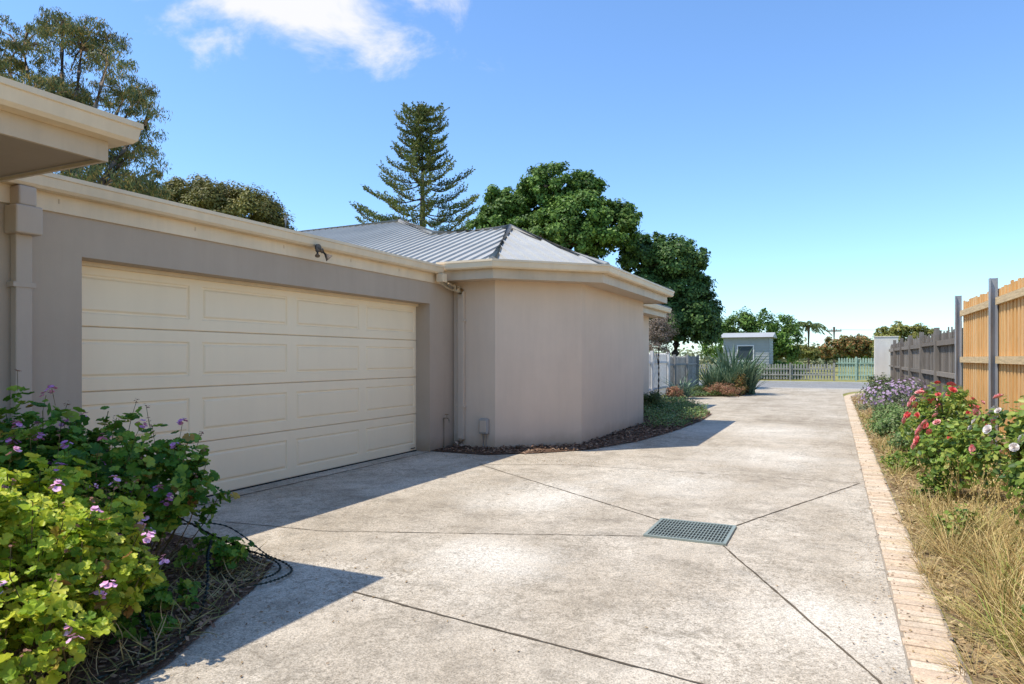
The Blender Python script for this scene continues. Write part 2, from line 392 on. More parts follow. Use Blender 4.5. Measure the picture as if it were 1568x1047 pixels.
for poly,e in planes:
    vs=[Vector(p) for p in poly]; 
    nrm=(vs[1]-vs[0]).cross(vs[2]-vs[0]); nrm.normalize()
    if nrm.z<0: nrm=-nrm
    b.add(vs,[tuple(range(len(vs)))])
    ed=Vector(e) if e else (vs[1]-vs[0]).normalized()
    dn=nrm.cross(ed).normalized(); o=vs[0]
    L=[((v-o).dot(ed),(v-o).dot(dn)) for v in vs]
    a=min(l[0] for l in L)+.06
    while a<max(l[0] for l in L):
        xs=[]
        for i in range(len(L)):
            p,q=L[i],L[(i+1)%len(L)]
            if (p[0]-a)*(q[0]-a)<0: t=(a-p[0])/(q[0]-p[0]); xs.append(p[1]+t*(q[1]-p[1]))
        if len(xs)>=2:
            y0,y1=min(xs),max(xs)
            if y1-y0>.05:
                h=.028
                q=[]
                for y in (y0,y1):
                    for (da,dh) in ((-.022,.001),(-.010,h),(.010,h),(.022,.001)):
                        q.append(o+ed*(a+da)+dn*y+nrm*dh)
                rb.add(q,[(0,1,5,4),(1,2,6,5),(2,3,7,6),(0,3,2,1),(4,5,6,7)])
        a+=.20
b.obj('roof_sheets',M_roof,house); rb.obj('roof_ribs',M_roof,house)
b=MB()
up=Vector((0,0,.03))
for p,q in ((E1,A1),(E2,A1),(A1,J),(J,B),(B,(-14,sB,B[2])),((E3[0],sE,2.715),A1),(B,(wF,sM,2.715))):
    b.tube([Vector(p)+up*.3,Vector(q)+up*.6],.065,8)
b.obj('ridge_caps',M_roof,house,smooth=True)
b=MB(); vp=(-6.9,4.4,zr(4.4)); b.tube([vp,(vp[0],vp[1],vp[2]+.55)],.035,8); b.tube([(vp[0],vp[1],vp[2]+.5),(vp[0],vp[1],vp[2]+.58)],.055,8); b.obj('vent_pipe',M_steel,house)
# ---------------------------------------------------------------- garage
gar=empty('rendered_double_garage')
b=MB()
pr=[(-6.2,-.05),(-5.01,-.05),(-5.01,2.13),(0,2.13),(0,-.05),(.694,-.05),(.694,2.50),(-6.2,2.50)]
n=len(pr)
b.add([(-.24,p[0],p[1]) for p in pr]+[(0,p[0],p[1]) for p in pr],[tuple(range(n-1,-1,-1)),tuple(range(n,2*n))]+[(i,(i+1)%n,(i+1)%n+n,i+n) for i in range(n)])
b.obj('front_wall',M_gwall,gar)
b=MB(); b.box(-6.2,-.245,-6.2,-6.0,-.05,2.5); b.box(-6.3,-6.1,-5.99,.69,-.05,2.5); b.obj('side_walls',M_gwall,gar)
b=MB(); b.add([(.05,-6.2,2.575),(.05,.29,2.575),(-6.3,.29,2.60),(-6.3,-6.2,2.60)],[(0,1,2,3)]); b.obj('flat_roof',M_roof,gar)
sweep('fascia',[(0.001,-6.2),(0.001,.29)],[(0,2.435),(.02,2.435),(.02,2.60)],M_cream,gar)
sweep('gutter',[(0.001,-6.2),(0.001,.165)],gutter_prof(.022,2.685),M_cream,gar)
b=MB()
for y in (-4.9,-3.3,-1.7,-.3): b.box(.018,.150,y,y+.03,2.684,2.689)
for y in (-5.2,-4.0,-2.9,-1.8,-.8): b.box(.015,.024,y,y+.012,2.50,2.535)
b.obj('gutter_straps',M_cream2,gar)
# door
def loft(b,rings):
    vs=[];fs=[]
    for (s0,s1,z0,z1,x) in rings: vs+=[(x,s0,z0),(x,s1,z0),(x,s1,z1),(x,s0,z1)]
    for i in range(len(rings)-1):
        for k in range(4):
            k2=(k+1)%4; fs.append((i*4+k,i*4+k2,(i+1)*4+k2,(i+1)*4+k))
    l=len(rings)-1; fs.append((l*4,l*4+1,l*4+2,l*4+3)); b.add(vs,fs)
dr=MB(); X=-.235
H=2.125/4; Wd=5.07/4
for r in range(4):
    for c in range(4):
        a0=-5.04+c*Wd; a1=a0+Wd; z0=.012+r*H; z1=z0+H
        i0=.070;j0=.105
        dr_r=[(a0,a1,z0,z1,X-.022),(a0,a1,z0+.004,z1-.004,X-.004),(a0,a1,z0+.010,z1-.008,X),
              (a0+i0,a1-i0,z0+j0,z1-j0,X),(a0+i0+.010,a1-i0-.010,z0+j0+.010,z1-j0-.010,X-.012),
              (a0+i0+.022,a1-i0-.022,z0+j0+.022,z1-j0-.022,X-.012),(a0+i0+.038,a1-i0-.038,z0+j0+.038,z1-j0-.038,X+.001)]
        loft(dr,dr_r)
dr.obj('sectional_door',M_door,gar)
b=MB(); b.box(-.36,-.262,-5.0,-.0,-.02,2.2); b.obj('door_back',M_dark,gar)
b=MB(); b.box(-.232,-.222,-5.005,-.005,-.0,.018); b.box(-.215,-.206,-.16,-.06,.05,.062); b.obj('door_seal',M_dark,gar)
b=MB(); b.box(-.238,-.19,-5.008,-.002,2.095,2.129); b.obj('door_head_trim',M_cream,gar)
# downpipes
dp=empty('downpipe')
b=MB(); b.box(.10,.20,.62,.69,.12,2.36)
b.obj('pipe',M_pipe,dp,bevel=.008)
b=MB(); b.tube(catmull([(.13,.10,2.56),(.13,.12,2.47),(.14,.28,2.41),(.15,.50,2.38),(.15,.64,2.35),(.15,.655,2.25)],5),.048,10); b.obj('elbow',M_cream,dp,smooth=True)
b=MB(); b.box(.075,.195,.05,.16,2.44,2.562); b.obj('outlet',M_cream,dp,bevel=.01)
b=MB(); b.tube([(.15,.655,.0),(.15,.655,.14)],.055,10); b.tube([(.15,.655,.13),(.10,.56,.06)],.045,8); b.obj('shoe',M_pipe,dp)
b=MB()
for z in (.6,1.9): b.box(.085,.215,.612,.694,z,z+.03)
b.obj('brackets',M_pipe,dp)
dp=empty('downpipe')
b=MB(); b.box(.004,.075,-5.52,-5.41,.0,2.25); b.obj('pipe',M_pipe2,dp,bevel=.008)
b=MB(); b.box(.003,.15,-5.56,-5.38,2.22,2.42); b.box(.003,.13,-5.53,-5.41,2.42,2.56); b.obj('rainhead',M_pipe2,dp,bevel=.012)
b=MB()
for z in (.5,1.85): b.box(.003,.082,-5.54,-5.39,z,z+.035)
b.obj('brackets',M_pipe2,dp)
# utilities
mb=empty('utility_meter_box')
b=MB(); b.box(.47,.61,.61,.692,.22,.45); b.obj('box',M_grey,mb,bevel=.015)
b=MB(); b.box(.485,.595,.600,.609,.25,.42); b.obj('cover',M_pipe,mb,bevel=.004)
b=MB(); b.tube([(.52,.66,.0),(.52,.66,.23)],.014); b.tube([(.57,.66,.0),(.57,.66,.23)],.010); b.obj('conduit',M_grey,mb)
tp=empty('garden_tap')
b=MB(); b.tube([(.02,.36,.02),(.02,.36,.46)],.009); b.tube([(.02,.36,.46),(.09,.36,.46),(.11,.36,.43),(.11,.36,.40)],.011); b.tube([(.07,.36,.47),(.07,.36,.51)],.006); b.box(.04,.10,.355,.365,.51,.52); b.obj('body',m_paint('brass',(.25,.2,.12),.2,.4),tp)
sl_=empty('security_sensor_light')
b=MB(); b.tube([(.148,-2.52,2.55),(.165,-2.52,2.55)],.045,12); b.tube([(.165,-2.52,2.55),(.20,-2.50,2.50)],.016,8); b.tube([(.185,-2.51,2.53),(.25,-2.45,2.44)],[.032,.047],12); b.tube([(.18,-2.56,2.52),(.215,-2.60,2.45)],[.026,.028],10); b.obj('lamp_heads',m_paint('lamp_metal',(.16,.12,.085),.2,.5),sl_,smooth=False)
# ---------------------------------------------------------------- near unit: eave corner
nu=empty('neighbouring_unit_house')
ew,es=1.64,-5.70
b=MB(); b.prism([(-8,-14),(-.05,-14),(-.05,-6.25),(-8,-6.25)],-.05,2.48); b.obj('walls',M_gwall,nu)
pth=[(.4-.125,-13),(.4-.125,-6.85),(ew-.125,-6.85),(ew-.125,es-.125),(-7,es-.125)]
sweep('gutter',pth,gutter_prof(0.002,2.70),M_cream,nu)
sweep('fascia',pth,[(-.022,2.485),(-.022,2.465),(0,2.465),(0,2.66)],M_cream2,nu)
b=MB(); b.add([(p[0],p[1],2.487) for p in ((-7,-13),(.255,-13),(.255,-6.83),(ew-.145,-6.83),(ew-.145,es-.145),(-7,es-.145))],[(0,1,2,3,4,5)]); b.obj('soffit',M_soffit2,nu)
b=MB(); e0=(ew-.06,es-.06,2.67)
zt=2.67+.364*.55
b.add([(ew-.06,-6.85,2.67),e0,(-7,es-.06,2.67),(-7,es-.61,zt),(ew-.61,es-.61,zt),(ew-.61,-6.85,zt)],[(0,1,4,5),(1,2,3,4)])
b.add([(.35,-13,2.67),(.35,-6.3,2.67),(-4,-6.3,4.2),(-4,-13,4.2)],[(0,1,2,3)])
b.obj('roof',M_roof,nu)
# ---------------------------------------------------------------- fences
nf=empty('timber_paling_fence')
b=MB(); s=-9.0;i=0
while s<4.74:
    w=.10+rng.normal()*.001; top=2.24+rng.normal()*.012
    xo=7.125+(.018 if i%2 else 0)+rng.normal()*.001
    b.box(xo,xo+.016,s,s+w,.08,top); s+=w*.86; i+=1
b.obj('palings',M_pine,nf)
b=MB()
pts=[-8.74,-6.04,-3.34,-.64,2.06,4.76]
for a,c in zip(pts[:-1],pts[1:]):
    for z in (.32,1.28,2.02): b.box(7.085,7.123,a+.04,c-.04,z,z+.09)
b.obj('rails',M_rail,nf)
b=MB()
for s in pts:
    for dx in (0,.075): b.box(7.03+dx,7.04+dx,s-.04,s+.04,0,2.36)
    b.box(7.04,7.105,s-.005,s+.005,0,2.36)
    b.box(7.028,7.0299,s-.04,s+.04,0,2.36)
b.obj('steel_posts',M_steel,nf)
of=empty('weathered_paling_fence')
b=MB(); s=4.83;i=0
while s<20.4:
    w=.10+rng.normal()*.008
    if rng.random()>.03: b.box(7.13+(.016 if i%2 else 0),7.144+(.016 if i%2 else 0),s,s+w,.06,1.84+rng.normal()*.035)
    s+=w*.95+abs(rng.normal()*.006); i+=1
b.obj('palings',M_old,of)
b=MB()
for a in np.arange(4.85,20.3,2.6):
    for z in (.35,1.0,1.6): b.box(7.075,7.125,a+.04,a+2.56,z+rng.normal()*.012,z+.085)
    b.box(7.04,7.13,a-.045,a+.045,0,1.95)
b.obj('rails_and_posts',M_old,of)
pl=empty('rendered_gate_pillar')
b=MB(); b.box(6.62,7.40,20.6,21.0,0,2.13); b.obj('shaft',M_pillar,pl,bevel=.015)
b=MB(); b.box(6.60,7.42,20.58,21.02,2.13,2.16); b.obj('cap',M_pillar,pl,bevel=.01)
def pickets(name,p0,p1,h,mat,w=.07,gap=.05,post=2.4,z0=.06):
    e=empty(name); d=Vector((p1[0]-p0[0],p1[1]-p0[1])); L=d.length; d/=L; n=Vector((-d.y,d.x)); b=MB()
    def bx(a0,a1,o0,o1,z0,z1,pt=0):
        q=[Vector(p0)+d*a0+n*o0,Vector(p0)+d*a1+n*o0,Vector(p0)+d*a1+n*o1,Vector(p0)+d*a0+n*o1]
        if pt:
            m=[Vector(p0)+d*(a0+a1)/2+n*o0,Vector(p0)+d*(a0+a1)/2+n*o1]
            v=[(k.x,k.y,z0) for k in q]+[(k.x,k.y,z1-pt) for k in q]+[(k.x,k.y,z1) for k in m]
            b.add(v,[(0,3,2,1),(0,1,5,8,4),(1,2,6,5),(2,3,7,9,6),(3,0,4,7),(5,6,9,8),(7,4,8,9)])
        else:
            v=[(k.x,k.y,z0) for k in q]+[(k.x,k.y,z1) for k in q]
            b.add(v,[(0,3,2,1),(4,5,6,7),(0,1,5,4),(1,2,6,5),(2,3,7,6),(3,0,4,7)])
    a=0
    while a<L-w: bx(a,a+w,0,.02,z0,h+rng.normal()*.006,.05); a+=w+gap
    for z in (.3,h-.35): bx(0,L,.022,.06,z,z+.07)
    a=0
    while a<=L+.01: bx(a-.05,a+.05,.025,.125,0,h+.06); a+=post
    b.obj('pickets',mat,e); return e
pickets('white_picket_fence',(-.15,15.9),(-.15,11.0),1.52,M_picket)
pickets('grey_picket_fence',(-.20,22),(-.20,15.98),1.42,M_gpicket)
pickets('grey_picket_fence',(5.25,36.2),(-30,36.2),1.0,M_gpicket,.09,.07)
pickets('green_picket_fence',(40,36.2),(5.35,36.2),1.36,M_green,.09,.05)
# ---------------------------------------------------------------- vegetation
def clumpfoliage(name,T,centers,outw,crad,nleaf,ls,mat,parent,flat=.75,droop=0,upb=.5,jit=.8):
    n=len(centers); 
    off=rng.normal(size=(n,nleaf,3))*.5; off=off*np.minimum(1,1.1/np.maximum(np.linalg.norm(off,axis=2,keepdims=True),1e-6))
    cr=crad*rng.uniform(.5,1.35,(n,1,1)); o=off*cr; o[...,2]*=flat
    P=(centers[:,None,:]+o).reshape(-1,3)
    N=norm(np.repeat(outw,nleaf,0)*.6+norm(off.reshape(-1,3))*.8+np.array([0,0,upb])+rng.normal(size=(n*nleaf,3))*jit*.6)
    A=np.cross(N,rdir(n*nleaf))+np.array([0,0,-droop])
    S=ls*rng.uniform(.6,1.4,n*nleaf)
    return scatter(name,T,P,A,N,S,mat,parent)
def tree(name,base,blobs,ncl,crad,nleaf,ls,mat,T=LEAF,trunk=.2,shell=(.55,1.05),droop=0,flat=.75,limbs=30,zmin=-.5,barkmat=None,upb=.5,lump=0):
    e=empty(name); b0=list(blobs)
    if lump:
        for q in blobs:
            for _ in range(lump):
                d=rdir(1)[0]; d[2]=abs(d[2])*.9-.15; f=rng.uniform(.26,.42)
                b0.append((q[0]+d[0]*q[3]*.92,q[1]+d[1]*q[4]*.92,q[2]+d[2]*q[5]*.92,q[3]*f,q[4]*f,q[5]*f))
    bl=np.array(b0,float); wt=(bl[:,3]*bl[:,5]+bl[:,4]*bl[:,3]); wt/=wt.sum()
    idx=rng.choice(len(bl),ncl*3,p=wt); d=rdir(ncl*3); k_=d[:,2]>zmin; d=d[k_][:ncl]; idx=idx[k_][:ncl]
    r=rng.uniform(shell[0]**2,shell[1]**2,len(d))**.5
    C=bl[idx,:3]+d*r[:,None]*bl[idx,3:6]
    clumpfoliage('crown',T,C,d,crad,nleaf,ls,mat,e,flat,droop,upb)
    b=MB(); base=Vector(base); 
    top=Vector(np.array(blobs,float)[:,:3].mean(0))
    b.tube(catmull([base,base.lerp(top,.5)+Vector((.15*trunk*3,.1*trunk*3,0)),top],5),list(np.linspace(trunk,trunk*.45,11)),8)
    for q in blobs:
        c=Vector(q[:3]); st=base.lerp(top,.55); b.tube(catmull([st,st.lerp(c,.5)+Vector((0,0,.2*min(1,trunk*5))),c],4),list(np.linspace(trunk*.5,trunk*.2,9)),6)
    for i in rng.choice(len(C),min(limbs,len(C)),replace=False):
        c=Vector(C[i]); q=Vector(bl[idx[i],:3]); b.tube([q,q.lerp(c,.5)+Vector((0,0,.1*min(1,trunk*5))),c],[trunk*.2,trunk*.12,.015],5)
    b.obj('trunk_and_limbs',barkmat or M_bark,e,smooth=True)
    return e
def blob(r,Y,ypx,rx,rz,ry=None):
    p=V(r,Y); return (p[0],p[1],1.35+ypx/1045*Y,rx,ry or rx,rz)
R=lambda px:(px-784)/1045
L_green=m_leaf('leaves_green',[(.035,.075,.016),(.070,.135,.024),(.115,.19,.033),(.17,.25,.055)],.35,clump=.7,lo=.45)
L_dark=m_leaf('leaves_dark',[(.035,.055,.018),(.07,.09,.025),(.10,.12,.035)],.25,clump=.6)
L_dome=m_leaf('leaves_olive',[(.08,.085,.02),(.14,.13,.03),(.20,.17,.045)],.25,clump=.7,lo=.40)
L_euc=m_leaf('leaves_eucalypt',[(.045,.068,.030),(.09,.120,.042),(.16,.165,.05),(.32,.20,.055)],.3,clump=.9,lo=.42)
L_norf=m_leaf('leaves_norfolk',[(.050,.072,.020),(.10,.125,.032),(.18,.18,.05)],.2,clump=.5,lo=.6)
L_yel=m_leaf('leaves_yellowgreen',[(.12,.14,.03),(.20,.20,.05),(.26,.22,.07)],.3,clump=.6)
L_orange=m_leaf('leaves_orange',[(.08,.11,.03),(.15,.13,.04),(.30,.13,.05)],.3,clump=.6)
L_brown=m_leaf('leaves_drybrown',[(.16,.12,.09),(.24,.18,.14),(.12,.11,.07)],.2)
# eucalypt
Y=16.5; K=Y/1045
bl=[]
for (px,py,rw,rh) in ((125,75,54,44),(35,75,48,42),(190,150,44,38),(110,165,60,42),(222,190,24,50),(55,160,50,40),(195,240,50,34),(130,245,50,34),(236,262,15,20),(30,230,55,40),(-60,130,80,80),(95,42,32,16),(15,110,40,30),(160,285,80,25),(165,95,30,22),(215,140,22,18),(205,285,40,18)):
    bl.append(blob(R(px),Y+rng.normal()*.8,548-py,rw*K,rh*K))
tree('eucalyptus_tree',V(R(60),Y,0),bl,600,.20,95,.095,L_euc,NARROW,.20,(.35,1.08),droop=1.0,limbs=230,barkmat=m_island('gum_bark',[(.36,.28,.21),(.26,.20,.15)]),upb=.1,lump=2)
# dark dome trees
Y=30;K=Y/1045
bl=[blob(R(px),Y,548-py,rw*K,rh*K) for (px,py,rw,rh) in ((310,328,62,52),(370,338,60,46),(418,358,32,28),(265,338,50,50),(225,350,60,60),(160,350,70,60))]
tree('macrocarpa_tree',V(R(330),Y,0),bl,850,.33,100,.13,L_dome,LEAF,.4,(.8,1.07),limbs=10,zmin=-.2,lump=4)
# big green tree
Y=30;K=Y/1045
bl=[blob(R(px),Y+dy,548-py,rw*K,rh*K) for (px,py,rw,rh,dy) in ((850,300,48,42,0),(785,323,40,34,.5),(888,345,58,48,-.5),(934,358,38,42,-1),(770,350,36,30,0),(840,375,80,45,0),(955,326,17,14,-1),(897,284,20,14,0),(757,300,14,12,.5))]
tree('broadleaf_tree',V(R(850),Y,0),bl,1150,.24,105,.115,L_green,ROUND,.35,(.72,1.16),limbs=90,zmin=-.5,lump=6)
bl=[blob(R(px),Y+dy,548-py,rw*K,rh*K) for (px,py,rw,rh,dy) in ((1030,402,44,36,0),(985,393,34,34,.5),(1050,450,34,34,0),(1005,455,48,40,0),(1050,492,38,32,-.5),(1080,478,20,24,0),(1015,500,50,28,0),(1080,512,20,18,0))]
tree('broadleaf_tree',V(R(1025),Y,0),bl,1000,.24,100,.115,m_leaf('leaves_green_b',[(.030,.065,.020),(.058,.108,.028),(.10,.165,.038)],.3,clump=.7,lo=.45),ROUND,.25,(.65,1.16),limbs=80,zmin=-.7,lump=6)
# dry shrub behind
bl=[blob(R(1012),22.5,45,.45,.6),blob(R(1003),22.5,20,.45,.5)]
tree('dry_shrub',V(R(1008),22.5,0),bl,130,.16,50,.05,L_brown,LEAF,.04,(.3,1.1),limbs=60)
# norfolk pine
def norfolk():
    e=empty('norfolk_pine_tree'); Y=36; K=Y/1045; x,y,_=V(R(647),Y); zt=1.35+(548-166)*K
    b=MB(); b.tube([(x,y,0),(x,y,zt*.5),(x,y,zt)],[.32,.20,.04],10)
    Ps=[];As=[];Ns=[];Ss=[]
    prof=[(164,14),(176,34),(200,36),(230,36),(255,46),(275,66),(300,84),(325,98),(350,104),(380,108),(410,110),(500,110)]
    ys=np.array([p[0] for p in prof]);rs=np.array([p[1] for p in prof])
    py=172
    while py<430:
        Rr=np.interp(py,ys,rs)*K; nb=7
        ph=rng.random()*6.28
        for i in range(nb):
            z0=1.35+(548-py)*K+rng.normal()*.08
            az=ph+i*2*math.pi/nb+rng.normal()*.15; L=Rr*rng.uniform(.70,1.12); u=np.array([math.cos(az),math.sin(az),0.])
            ns=max(7,int(L/.12)); pts=[]
            for t in np.linspace(0,1,ns): pts.append(np.array([x,y,z0])+u*L*t+np.array([0,0,L*(-.10*math.sin(t*math.pi)+.16*t**3)]))
            b.tube(pts,list(np.linspace(.05,.02,ns)),5)
            side=np.array([-u[1],u[0],0])
            st=.30 if L>1.5 else .1
            for j in range(int(ns*st),ns):
                t=j/(ns-1); wl=(.50*(1-.25*t)*min(1,L/1.5))*rng.uniform(.6,1.1)
                for sg in (-1,1):
                    dd=norm(side*sg*1.0+u*.8+np.array([0,0,.4+.6*rng.random()]))
                    for q in np.linspace(.15,1,5):
                        pp=pts[j]+dd*wl*q+np.array([0,0,.25*wl*q*q])
                        for _ in range(3):
                            Ps.append(pp+rng.normal(size=3)*.018); As.append(dd*.9+rng.normal(size=3)*.5); Ns.append(rng.normal(size=3)); Ss.append(.135*rng.uniform(.7,1.2))
                for _ in range(2): Ps.append(pts[j]);As.append(u+rng.normal(size=3)*.5+np.array([0,0,.4]));Ns.append(rng.normal(size=3));Ss.append(.15)
        py+= 14 if py<255 else 24
    for _ in range(220):
        h=rng.random(); Ps.append(np.array([x,y,zt-.8*h])+rng.normal(size=3)*.15*(h+.5)); As.append(rng.normal(size=3)+np.array([0,0,.8]));Ns.append(rng.normal(size=3));Ss.append(.17)
    b.obj('trunk_and_branches',M_bark,e,smooth=True)
    scatter('foliage',LEAF,np.array(Ps),np.array(As),np.array(Ns),np.array(Ss),L_norf,e)
norfolk()
# far trees
def far(name,px,Yd,top,wpx,mat,n=120,bot=548,crad=None,ls=None):
    K=Yd/1045; h=(bot-top)*K; zt=1.35+(548-top)*K
    p=V(R(px),Yd); bl=[]
    for i in range(4):
        f=(i-1.5)/2.2; q=V(R(px+f*wpx*.9),Yd); hh=h*(.45+.12*rng.random()-.1*abs(f)); bl.append((q[0],q[1],zt-hh-abs(f)*h*.25,wpx*K*.3,wpx*K*.3,hh))
    tree(name,(p[0],p[1],0),bl,n,(crad or wpx*K*.09),60,(ls or max(.10,Yd*.0040)),mat,LEAF,.12,(.6,1.06),limbs=8,zmin=-.8,lump=2)
far('street_tree',1150,58,472,80,L_green,320)
far('street_tree',1212,60,528,40,L_yel,150)
far('garden_hedge',1196,43,552,40,L_green,140,bot=580)
far('orange_shrub',1312,62,512,60,L_orange,170)
far('street_tree',1388,48,490,56,L_yel,280,bot=560)
far('garden_shrub',1340,90,524,60,L_green,120)
far('garden_shrub',1265,90,534,50,L_dark,120)
# palm
pe=empty('palm_tree'); px_,py_,_=V(R(1238),66); zc=4.45; b=MB(); b.tube([(px_,py_,0),(px_,py_,zc)],.14,7); b.obj('trunk',M_bark,pe)
Ps=[];As=[];Ns=[]
for i in range(13):
    az=i*2.4; el=.25+.8*rng.random(); u=np.array([math.cos(az)*math.cos(el),math.sin(az)*math.cos(el),math.sin(el)])
    for t in np.linspace(.1,1,26):
        pp=np.array([px_,py_,zc])+u*2.1*t+np.array([0,0,-1.5*t*t])
        for sg in(-1,1): Ps.append(pp);As.append(np.array([-u[1]*sg,u[0]*sg,-.9])+u*.4);Ns.append(rng.normal(size=3))
scatter('fronds',NARROW,np.array(Ps),np.array(As),np.array(Ns),.45,L_dark,pe)
# distant treeline mass
C=[]
for i in range(1500):
    r=rng.uniform(-1.2,1.6); Yd=rng.uniform(100,130); p=V(r,Yd)
    hmax=2.6+1.2*math.sin(r*23)+.9*math.sin(r*57+1)
    C.append((p[0],p[1],rng.uniform(0.2,max(hmax,.8)))); 
C=np.array(C); clumpfoliage('distant_trees',LEAF,C,np.tile([0,0,1.],(len(C),1)),2.2,26,.8,m_leaf('leaves_far',[(.08,.11,.06),(.12,.14,.07),(.17,.17,.09)],.25),None)
# power pole
pp=empty('power_pole'); x,y,_=V(R(1277),100)
b=MB(); b.tube([(x,y,0),(x,y,5.9)],.16,8); b.box(x-1.0,x+1.0,y-.08,y+.08,5.2,5.4)
for dx in (-.9,-.3,.3,.9): b.tube([(x+dx,y,5.4),(x+dx,y,5.6)],.06,6)
b.obj('pole',M_bark,pp)
b=MB()
for dx in (-.9,.9): b.tube([(x+dx-30,y-2,5.7),(x+dx-15,y-1,5.1),(x+dx,y,5.5),(x+dx+15,y+1,5.1),(x+dx+30,y+2,5.7)],.012,4)
b.obj('wires',M_dark,pp)
# shed across road
sh=empty('weatherboard_shed'); c0=V(R(1108),44); 
x0=c0[0]; x1=x0+2.75; y0=37.2
b=MB(); 
z=0.1
while z<2.6: b.add([(x0,y0-.02,z),(x1,y0-.02,z),(x1,y0,z+.17),(x0,y0,z+.17)],[(0,1,2,3)]); b.add([(x1+.02,y0,z),(x1+.02,y0+3,z),(x1,y0+3,z+.17),(x1,y0,z+.17)],[(0,1,2,3)]); z+=.17
b.box(x0,x1-.01,y0+.01,y0+3,0,2.6); b.obj('walls',m_paint('pale_boards',(.36,.38,.36),.1),sh)
b=MB(); b.add([(x0-.25,y0-.3,2.66),(x1+.25,y0-.3,2.66),(x1+.25,y0+3.3,2.66),(x0-.25,y0+3.3,2.66),(x0-.25,y0+1.5,3.0),(x1+.25,y0+1.5,3.0)],[(0,1,5,4),(2,3,4,5),(1,2,5),(3,0,4),(3,2,1,0)]); b.obj('roof',m_paint('shed_roof',(.42,.42,.40),.1),sh)
b=MB(); b.box(x0+.9,x0+1.8,y0-.05,y0-.03,1.2,2.1); b.obj('window',m_paint('glass_dark',(.06,.08,.09),.1,.1),sh)
b=MB(); b.box(x0+.83,x0+.9,y0-.07,y0-.02,1.13,2.17);b.box(x0+1.8,x0+1.87,y0-.07,y0-.02,1.13,2.17);b.box(x0+.9,x0+1.8,y0-.07,y0-.02,2.1,2.17);b.box(x0+.9,x0+1.8,y0-.07,y0-.02,1.13,1.2); b.obj('window_frame',M_white,sh)
# ---------------------------------------------------------------- flax, shrubs in beds
def spiky(name,p,n,L,mat,w=.02,spread=.6,bend=.35):
    P=np.array(p)+np.column_stack([rng.normal(size=n)*.09*L,rng.normal(size=n)*.09*L,np.zeros(n)])
    A=np.column_stack([rng.normal(size=n)*spread,rng.normal(size=n)*spread,np.ones(n)]); N=np.column_stack([A[:,0],A[:,1],np.zeros(n)])+rng.normal(size=(n,3))*.1
    return scatter(name,blade(w,bend,5),P,A,N,L*rng.uniform(.6,1.15,n),mat)
L_flax=m_leaf('flax_leaves',[(.05,.09,.05),(.09,.14,.08),(.15,.20,.12)],.2)
for (r,Yd,h) in ((R(1105),26,1.5),(R(1125),25.6,2.05),(R(1142),25.2,1.65),(R(1092),25,1.3),(R(1118),24.8,1.4)): spiky('flax_plant',V(r,Yd,.02),190,h,L_flax,.022,.33,.22)
spiky('flax_plant',V(R(1044),22.8,.02),110,1.05,m_leaf('flax_blue',[(.14,.20,.12),(.2,.26,.16)],.2),.02,.5,.5)
def shrub(name,x,y,z,rx,rz,ncl,crad,nleaf,ls,mat,T=LEAF,limbs=12,ry=None,lump=2):
    return tree(name,(x,y,0),[(x,y,z,rx,ry or rx,rz)],ncl,crad,nleaf,ls,mat,T,.018,(.4,1.08),limbs=limbs,zmin=-.6,lump=lump)
L_red=m_leaf('leaves_redshrub',[(.18,.09,.05),(.28,.13,.08),(.14,.13,.05)],.25)
p=V(R(1108),24.0); shrub('red_leaf_shrub',p[0],p[1],.22,.60,.26,60,.16,50,.05,L_red)
p=V(R(1132),24.3); shrub('red_leaf_shrub',p[0],p[1],.35,.25,.45,50,.12,50,.05,L_orange)
L_ground=m_leaf('groundcover_leaves',[(.05,.10,.03),(.10,.17,.05),(.17,.24,.08),(.22,.24,.12)],.3,clump=3)
def cover(name,poly,box,n,ls,h,mat,T=LEAF):
    P=np.column_stack([rng.uniform(box[0],box[1],n),rng.uniform(box[2],box[3],n),np.zeros(n)]); P=P[inpoly(P,poly)]
    m=.5+.5*np.sin(P[:,0]*5+1)*np.sin(P[:,1]*3.1); P[:,2]=.02+rng.random(len(P))*h*(.35+.65*m)
    k=len(P); N=rdir(k)*.8+np.array([0,0,.9]); scatter(name,T,P,np.cross(N,rdir(k)),N,ls*rng.uniform(.6,1.4,k),mat)
cover('groundcover_plants',[(1.9,4.6),(2.6,4.6),(2.68,6.5),(2.6,8.2),(2.0,10.3),(1.0,13),(.2,13),(.6,6.0),(1.9,5.8)],(0,2.8,4.4,13),16000,.05,.26,L_ground)
cover('groundcover_plants',[(-.1,15.7),(.8,15.7),(2.15,16.8),(2.15,21),(-.1,21)],(-.1,2.2,15.6,21),14000,.06,.22,L_ground)
for (r,Yd,z,rr) in ((R(996),17.5,.22,.35),(R(1070),24.3,.15,.3)):
    p=V(r,Yd); shrub('low_shrub',p[0],p[1],z,rr,z*1.1,60,.13,50,.05,L_dark)
p=V(R(1032),22.0); shrub('red_leaf_shrub',p[0],p[1],.2,.28,.22,40,.1,40,.05,L_red)
